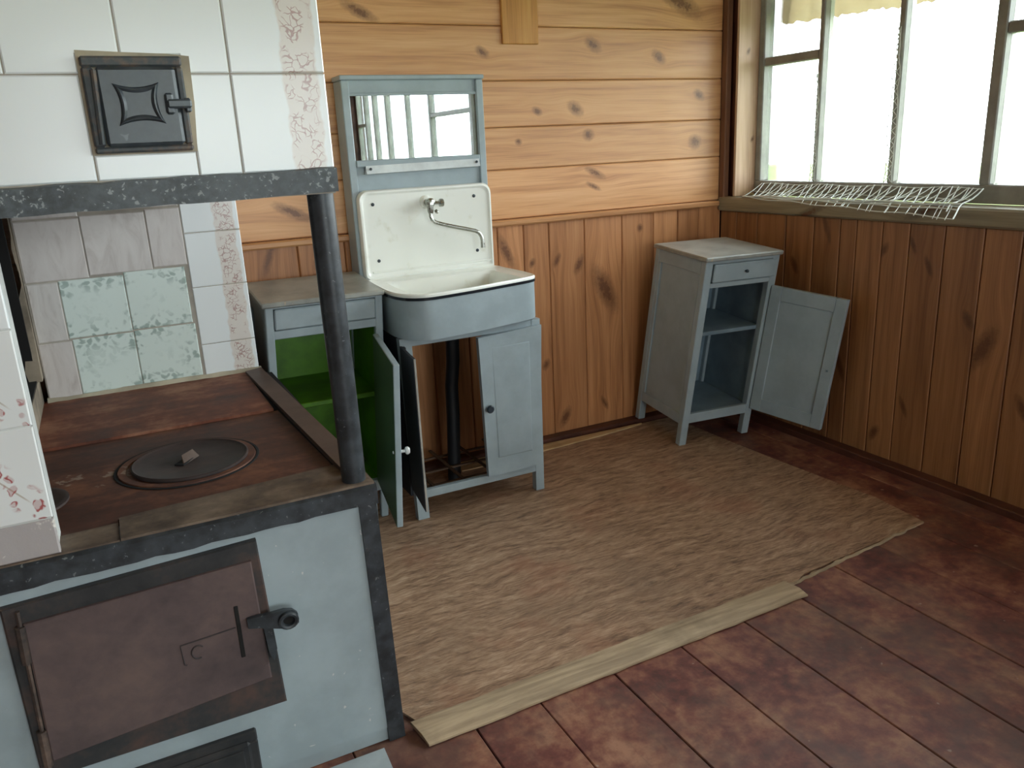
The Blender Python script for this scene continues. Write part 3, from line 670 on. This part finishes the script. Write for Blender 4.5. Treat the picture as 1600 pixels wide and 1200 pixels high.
# upper mirror cabinet
UX0, UX1, UF = -1.785, -1.247, -.11
B().box(UX0, UX0 + .028, UF, -.012, .668, 1.514, .003).build('side_board', M_grey, ws)
B().box(UX1 - .028, UX1, UF, -.012, .668, 1.514, .003).build('side_board', M_grey, ws)
B().box(UX0 - .004, UX1 + .004, UF - .006, -.012, 1.514, 1.530, .003).build('top_board', M_grey, ws)
B().box(UX0 + .028, UX1 - .028, UF + .012, UF + .024, .668, 1.514).build('back_panel', M_grey, ws)
B().box(UX0 + .028, UX1 - .028, UF + .004, UF + .012, 1.462, 1.472, .002).build('mirror_frame', M_grey, ws)
B().box(UX0 + .028, UX1 - .028, UF - .004, UF + .012, 1.222, 1.246, .003).build('mirror_rail', M_grey, ws)
B().box(UX0 + .030, UX1 - .014, UF + .0075, UF + .0115, 1.246, 1.462).build('mirror', M_mirror, ws)
sh = B().rings([[(-1.727, UF - .004, 1.216), (-1.727, UF - .012, 1.226), (-1.727, UF - .020, 1.198), (-1.727, UF + .010, 1.196)],
                [(-1.284, UF - .004, 1.220), (-1.284, UF - .012, 1.231), (-1.284, UF - .020, 1.204), (-1.284, UF + .010, 1.200)]])
sh.build('tray_strip', M_alu, ws)
for x, z in ((-1.712, 1.214), (-1.298, 1.219)): B().lathe((x, UF - .018, z), (0, -1, .3), [(.005, 0), (.005, .003), (.002, .004)], 10).build('screw', M_knobd, ws)
# sink: rim outline
def catmull(P, n):
    out = []
    for i in range(len(P)):
        a, b_, c, d = [Vector(P[(i + k - 1) % len(P)]) for k in range(4)]
        for j in range(n):
            t = j / n; out.append(.5 * ((2 * b_) + (c - a) * t + (2 * a - 5 * b_ + 4 * c - d) * t * t + (3 * b_ - a - 3 * c + d) * t ** 3))
    return out
rim = [(-1.768, -.145), (-1.776, -.22), (-1.783, -.32), (-1.787, -.42), (-1.782, -.485), (-1.765, -.535), (-1.737, -.566), (-1.70, -.581), (-1.64, -.577), (-1.573, -.566), (-1.49, -.550), (-1.412, -.531),
       (-1.34, -.513), (-1.285, -.497), (-1.258, -.478), (-1.245, -.45), (-1.241, -.38), (-1.243, -.30), (-1.248, -.22), (-1.252, -.145), (-1.33, -.142), (-1.45, -.142), (-1.60, -.142), (-1.70, -.142)]
RC_ = catmull(rim, 3); ctr = Vector((-1.51, -.33))
def ring(s, z, cy=None):
    c = ctr if cy is None else Vector((ctr.x, cy)); return [(c.x + (p.x - ctr.x) * s, c.y + (p.y - ctr.y) * s, z) for p in RC_]
bs = B().rings([ring(.985, .812), ring(1.0, .815), ring(1.002, .822), ring(.99, .827), ring(.955, .824), ring(.86, .822, -.345), ring(.80, .820, -.36), ring(.76, .810, -.365), ring(.72, .775, -.37), ring(.66, .73, -.37), ring(.55, .705, -.36), ring(.3, .694, -.35), ring(.05, .690, -.34)], False, True)
bs.build('basin', M_enamel, ws)
B().lathe((-1.51, -.34, .6905), (0, 0, 1), [(.022, 0), (.022, .002), (.015, .001)], 16).build('drain', M_chrome, ws)
B().rings([ring(.975, .804), ring(1.003, .806), ring(1.004, .8155), ring(.975, .816)], False, False).build('rim_edge', M_edge, ws)
B().rings([ring(.965, .676), ring(.985, .674), ring(.988, .680), ring(.99, .806), ring(.97, .806), ring(.965, .678)], False, False).build('apron', M_grey, ws)
# backsplash
def rrect(x0, x1, z0, z1, r, y, n=6, rb=.004):
    pts = []
    for cx, cz, a, rr in ((x1 - rb, z0 + rb, -90, rb), (x1 - r, z1 - r, 0, r), (x0 + r, z1 - r, 90, r), (x0 + .02, z0 + .02, 180, .02)):
        for k in range(n + 1): t = math.radians(a + 90 * k / n); pts.append((cx + rr * math.cos(t), y, cz + rr * math.sin(t)))
    return pts
bx0, bx1, bz0, bz1 = -1.772, -1.250, .822, 1.142
q = lambda d, y: rrect(bx0 + d, bx1 - d, bz0 + d, bz1 - d, .036 - d * .6, y)
bsp = B().rings([q(0, UF - .002), q(0, -.134), q(.004, -.142), q(.010, -.143), q(.017, -.136), q(.022, -.135)]).build('backsplash', M_enamel, ws)
for x, z in ((-1.719, 1.092), (-1.321, 1.096), (-1.715, .890), (-1.319, .891), (-1.262, .832)):
    B().lathe((x, -.134, z), (0, -1, 0), [(.0065, 0), (.006, .003), (.003, .0045)], 12).build('screw', M_knobd, ws)
B().box(bx0 + .03, bx1 - .004, -.139, -.134, .846, .853, .002).build('splash_lip', M_enamel, ws)
B().lathe((-1.517, -.135, 1.088), (0, -1, 0), [(.024, 0), (.023, .006), (.018, .012), (.014, .014)], 24).build('tap_boss', M_enamel, ws)
tp = B().lathe((-1.517, -.148, 1.087), (0, -1, 0), [(.012, 0), (.012, .022), (.016, .024), (.016, .042), (.010, .046)], 18)
tp.lathe((-1.518, -.182, 1.094), (0, 0, -1), [(.013, -.004), (.015, 0), (.015, .016), (.012, .018), (.012, .036), (.009, .046)], 16)
tap = tp.build('tap', M_chrome, ws)
B().tube([(-1.505, -.182, 1.085), (-1.478, -.184, 1.083)], .006, 10).lathe((-1.484, -.184, 1.083), (1, 0, 0), [(.006, 0), (.014, .002), (.015, .008), (.014, .016), (.008, .018)], 8).lathe((-1.50, -.186, 1.058), (.3, -.5, -.6), [(.006, 0), (.007, .01), (.004, .014)], 10).build('handle', M_chrome, tap)
pp = [(-1.518, -.182, 1.05), (-1.519, -.183, 1.038), (-1.515, -.184, 1.026), (-1.505, -.186, 1.016), (-1.49, -.188, 1.010), (-1.46, -.19, 1.001), (-1.42, -.194, .990), (-1.38, -.198, .980), (-1.352, -.2, .972), (-1.338, -.202, .964), (-1.330, -.203, .950), (-1.327, -.204, .935), (-1.326, -.204, .908)]
B().tube(pp, [.0075] * 12 + [.0085], 12).build('spout', M_chrome, tap)
# doors
rd_ = B(); dx0, dx1, dz0, dz1 = -1.500, -1.250, .112, .642
rd_.rings([[(dx0 + .012, YF - .018, dz0), (dx1 - .018, YF - .016, dz0 + .002), (dx1 - .018, YF, dz0 + .002), (dx0 + .012, YF, dz0)],
           [(dx0, YF - .022, dz1 - .006), (dx1 + .004, YF - .016, dz1 + .006), (dx1 + .004, YF, dz1 + .006), (dx0, YF, dz1 - .006)]])
rdo = rd_.build('door', M_grey, ws)
inn = lambda d, y: [(dx0 + .052 + d + .006, YF + y, dz0 + .07 + d), (dx1 - .052 - d - .006, YF + y, dz0 + .07 + d), (dx1 - .052 - d, YF + y, dz1 - .05 - d), (dx0 + .052 + d, YF + y, dz1 - .05 - d)]
B().rings([inn(-.004, -.0165), inn(0, -.0205), inn(.032, -.0255)], False, True).build('fielded_panel', M_grey, rdo)
B().lathe((-1.475, YF - .021, .376), (0, -1, 0), [(.006, 0), (.007, .008), (.014, .011), (.015, .017), (.011, .022)], 14).build('knob', M_knobd, rdo)
ang = 1.73; dirx = Vector((math.cos(ang), -math.sin(ang), .045)); nrm = Vector((math.sin(ang), math.cos(ang), 0)); hin = Vector((-1.772, -.484, 0))
dxf = lambda p: hin + dirx * p[0] + nrm * p[1] + Vector((0, 0, p[2]))
ldo = B(dxf).box(0, .234, -.006, 0, .134, .647, .001).build('door', M_fibre_shade, ws)
B(dxf).box(.2345, .2355, -.006, .0, .134, .647).build('bare_edge', M_bare, ldo)
B(dxf).box(.0, .028, .0005, .008, .136, .645, .001).build('hinge_stile', M_fibre_shade, ldo)
B(dxf).box(0, .234, -.0085, -.0065, .134, .647).build('outer_face', M_fibre_shade, ldo)  # door front coloured dark for the shade it stands in
B().tube([(-1.50, -.28, .69), (-1.50, -.26, .60), (-1.495, -.24, .50), (-1.50, -.22, .40), (-1.502, -.22, .28), (-1.508, -.22, .16), (-1.515, -.22, .005)], .026, 14).build('drain_hose', M_rubber, ws)

# ---------------------------------------------------------------- bedside cabinets, racked a little out of square
def cabinet_xf(o, rot, sx, sy):
    R = Euler(rot, 'XYZ').to_matrix(); o = Vector(o)
    return lambda p: o + R @ Vector((p[0] + sx * p[2], p[1] + sy * p[2], p[2]))
def cabinet(t, xf, w, d, h, top, post, drawer, opening, shelf_z, bottom_z, inside, door, knob_mat, has_knob):
    A = lambda: B(xf)
    A().box(-.012, w + .004, -.014, d + .004, h - top, h, .004).build('top_board', M_greytop, t)
    for x0 in (0, w - post):
        for y0 in (0, d - post): A().box(x0, x0 + post, y0, y0 + post, 0.0, h - top, .003).build('leg', M_grey, t)
    zl = opening[2] - .05
    for x0, x1, xin in ((0.008, .014, .0145), (w - .014, w - .008, w - .0215)):
        pn = A().box(x0, x1, post - .002, d - post + .002, zl + .02, h - top).build('side_panel', M_grey, t)
        e0, e1 = (.001, .008) if x0 < .1 else (w - .008, w - .001)
        for q in ((post - .001, d - post + .001, zl, zl + .045), (post - .001, d - post + .001, h - top - .055, h - top), (post - .001, post + .018, zl + .045, h - top - .055), (d - post - .018, d - post + .001, zl + .045, h - top - .055)):
            A().box(e0, e1, q[0], q[1], q[2], q[3], .002).build('side_rail', M_grey, pn)
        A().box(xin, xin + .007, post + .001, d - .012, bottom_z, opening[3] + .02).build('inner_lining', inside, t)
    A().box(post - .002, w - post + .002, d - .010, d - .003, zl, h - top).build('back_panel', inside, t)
    A().box(post - .002, w - post + .002, .002, .022, drawer[3], h - top, .001).build('front_rail', M_grey, t)
    A().box(post - .002, w - post + .002, .002, .022, opening[3], drawer[2], .002).build('front_rail', M_grey, t)
    A().box(post - .002, w - post + .002, .002, .022, opening[2] - .045, opening[2] - .002, .002).build('front_rail', M_grey, t)
    A().box(.022, w - .022, .024, d - .012, opening[3] + .004, opening[3] + .010).build('drawer_floor', inside, t)
    dr = A().box(drawer[0], drawer[1], -.003, .018, drawer[2] + .002, drawer[3] - .002, .004).build('drawer', M_grey, t)
    B().lathe(xf(((drawer[0] + drawer[1]) / 2, -.003, (drawer[2] + drawer[3]) / 2)), (0, -1, 0), [(.004, 0), (.004, .006), (.007, .009), (.006, .014), (.003, .016)], 12).build('knob', knob_mat, dr)
    A().box(.022, w - .022, .024, d - .012, bottom_z - .010, bottom_z, .001).build('bottom_board', inside, t)
    A().box(.022, w - .022, .030, d - .012, shelf_z - .017, shelf_z, .002).build('shelf', inside, t)
    # open door
    hx, ang, dw, z0, z1, tl, mi = door
    dv = Vector((math.cos(ang), -math.sin(ang), tl)); nv = Vector((math.sin(ang), math.cos(ang), 0))
    # local: p[0] along the door from its hinge, p[1] across its thickness (inside face at 0, outside at +), p[2] height
    dx = lambda p: xf(Vector((hx, -.006, 0)) + dv * p[0] + nv * p[1] + Vector((0, 0, p[2])))
    D = B(dx); f = .048; th = .019
    D.box(0, f, 0, th, z0, z1, .002).box(dw - f, dw, 0, th, z0, z1, .002).box(f, dw - f, 0, th, z0, z0 + f + .01, .002).box(f, dw - f, 0, th, z1 - f - .01, z1, .002)
    do = D.build('door', M_grey, t)
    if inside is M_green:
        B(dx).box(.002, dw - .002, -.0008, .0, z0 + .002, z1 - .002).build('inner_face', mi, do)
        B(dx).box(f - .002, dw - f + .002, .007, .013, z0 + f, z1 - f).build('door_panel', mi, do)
    else:
        B(dx).box(f - .002, dw - f + .002, .006, .013, z0 + f, z1 - f).build('door_panel', mi, do)
    kz = (z0 + z1) / 2 - .02
    sgn = nv
    c = dx((dw - .022, th, kz)); ax = (dx((dw - .022, th + 1, kz)) - c)
    B().lathe(c, ax, [(.005, 0), (.005, .014), (.012, .018), (.013, .024), (.009, .030)] if has_knob else [(.004, 0), (.004, .006), (.002, .007)], 12).build('knob', M_knobw if has_knob else M_grey, do)
    c = dx((dw - .022, -.001, kz)); B().lathe(c, -ax, [(.005, 0), (.0045, .003), (.001, .004)], 10).build('knob_screw', M_knobw if has_knob else M_greyin, do)

t = thing('bedside_cabinet', 'grey bedside cabinet with grey inside and open door standing in room corner', 'cabinet', (-.36, -.22, .002))
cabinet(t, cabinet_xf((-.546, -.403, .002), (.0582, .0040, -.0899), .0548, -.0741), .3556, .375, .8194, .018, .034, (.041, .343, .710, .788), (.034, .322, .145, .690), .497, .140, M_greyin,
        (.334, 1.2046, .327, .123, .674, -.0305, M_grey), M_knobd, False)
t = thing('bedside_cabinet', 'grey bedside cabinet with green painted inside standing between stove and washstand', 'cabinet', (-2.03, -.2, .002))
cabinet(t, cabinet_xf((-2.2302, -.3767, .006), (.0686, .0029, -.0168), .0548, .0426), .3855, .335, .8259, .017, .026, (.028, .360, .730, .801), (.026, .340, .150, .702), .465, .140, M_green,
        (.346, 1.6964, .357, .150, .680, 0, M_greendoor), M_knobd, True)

# ---------------------------------------------------------------- white wire mesh on the window sill
nb_ = B(); random.seed(3)
def msurf(u, v):
    y = -.15 - u * 1.05
    if v <= 1: x = .108 - .112 * v; z = 1.056 - .050 * v - .008 * math.sin(v * 3.1)
    else: k = (v - 1) * (.1 + .75 * u); x = -.004 - .10 * k; z = 1.008 - .05 * k; y -= .04 * k
    return Vector((x, y, z + .003 * math.sin(u * 23 + v * 4)))
NU = 30
for i in range(NU):
    for sg in (1, -1):
        u0 = (i + .5 + random.uniform(-.25, .25)) / NU; u1 = u0 + sg * (.5 + random.uniform(-.2, .2)) / NU * 2.3
        if 0 <= u1 <= 1: nb_.tube([msurf(u0 + (u1 - u0) * k / 4, k / 4) for k in range(5)], .0021, 4)
        if u0 > .3 and 0 <= u1 <= 1 and sg > 0: nb_.tube([msurf(u1, 1 + k / 2) for k in range(3)], .0015, 4)
for vv, r in ((.02, .0016), (.5, .0014), (.97, .004), (1.02, .0035), (1.35, .0026), (1.9, .0022)):
    nb_.tube([msurf(k / 24, vv) for k in range(25)], r, 4)
nb_.tube([msurf(1, k / 8 * 1.9) for k in range(9)], .003, 4); nb_.tube([msurf(.965, k / 8 * 1.5) for k in range(9)], .0028, 4); nb_.tube([msurf(0, k / 8) for k in range(9)], .002, 4)
tag(nb_.build('wire_mesh', M_net), 'length of white wire mesh lying along the window sill', 'wire mesh')
def torn(y, zt, w, label):
    b = B(); pl_, pr = [], []
    n = 16
    for k in range(n + 1):
        z = 1.068 + (zt - 1.068) * k / n; ww = w * (.5 + .6 * random.random()) * (1 - .75 * (k / n) ** 3)
        pl_.append(Vector((.114 - .006 * random.random(), y - ww, z))); pr.append(Vector((.114 - .006 * random.random(), y + ww, z)))
    b.tube(pl_, .0018, 4); b.tube(pr, .0018, 4)
    for k in range(n): b.tube([pl_[k], pr[k + 1]], .0016, 4); b.tube([pr[k], pl_[k + 1]], .0016, 4)
    b.tube([pl_[0], pl_[0] + Vector((-.01, -.03, .01))], .0016, 4)
    tag(b.build('mesh_strip', M_net), label, 'wire mesh')
torn(-.4375, 1.50, .016, 'narrow torn mesh strip hanging on window mullion nearest the room corner')
torn(-.812, 1.62, .022, 'wider torn mesh strip hanging on second window mullion from room corner')
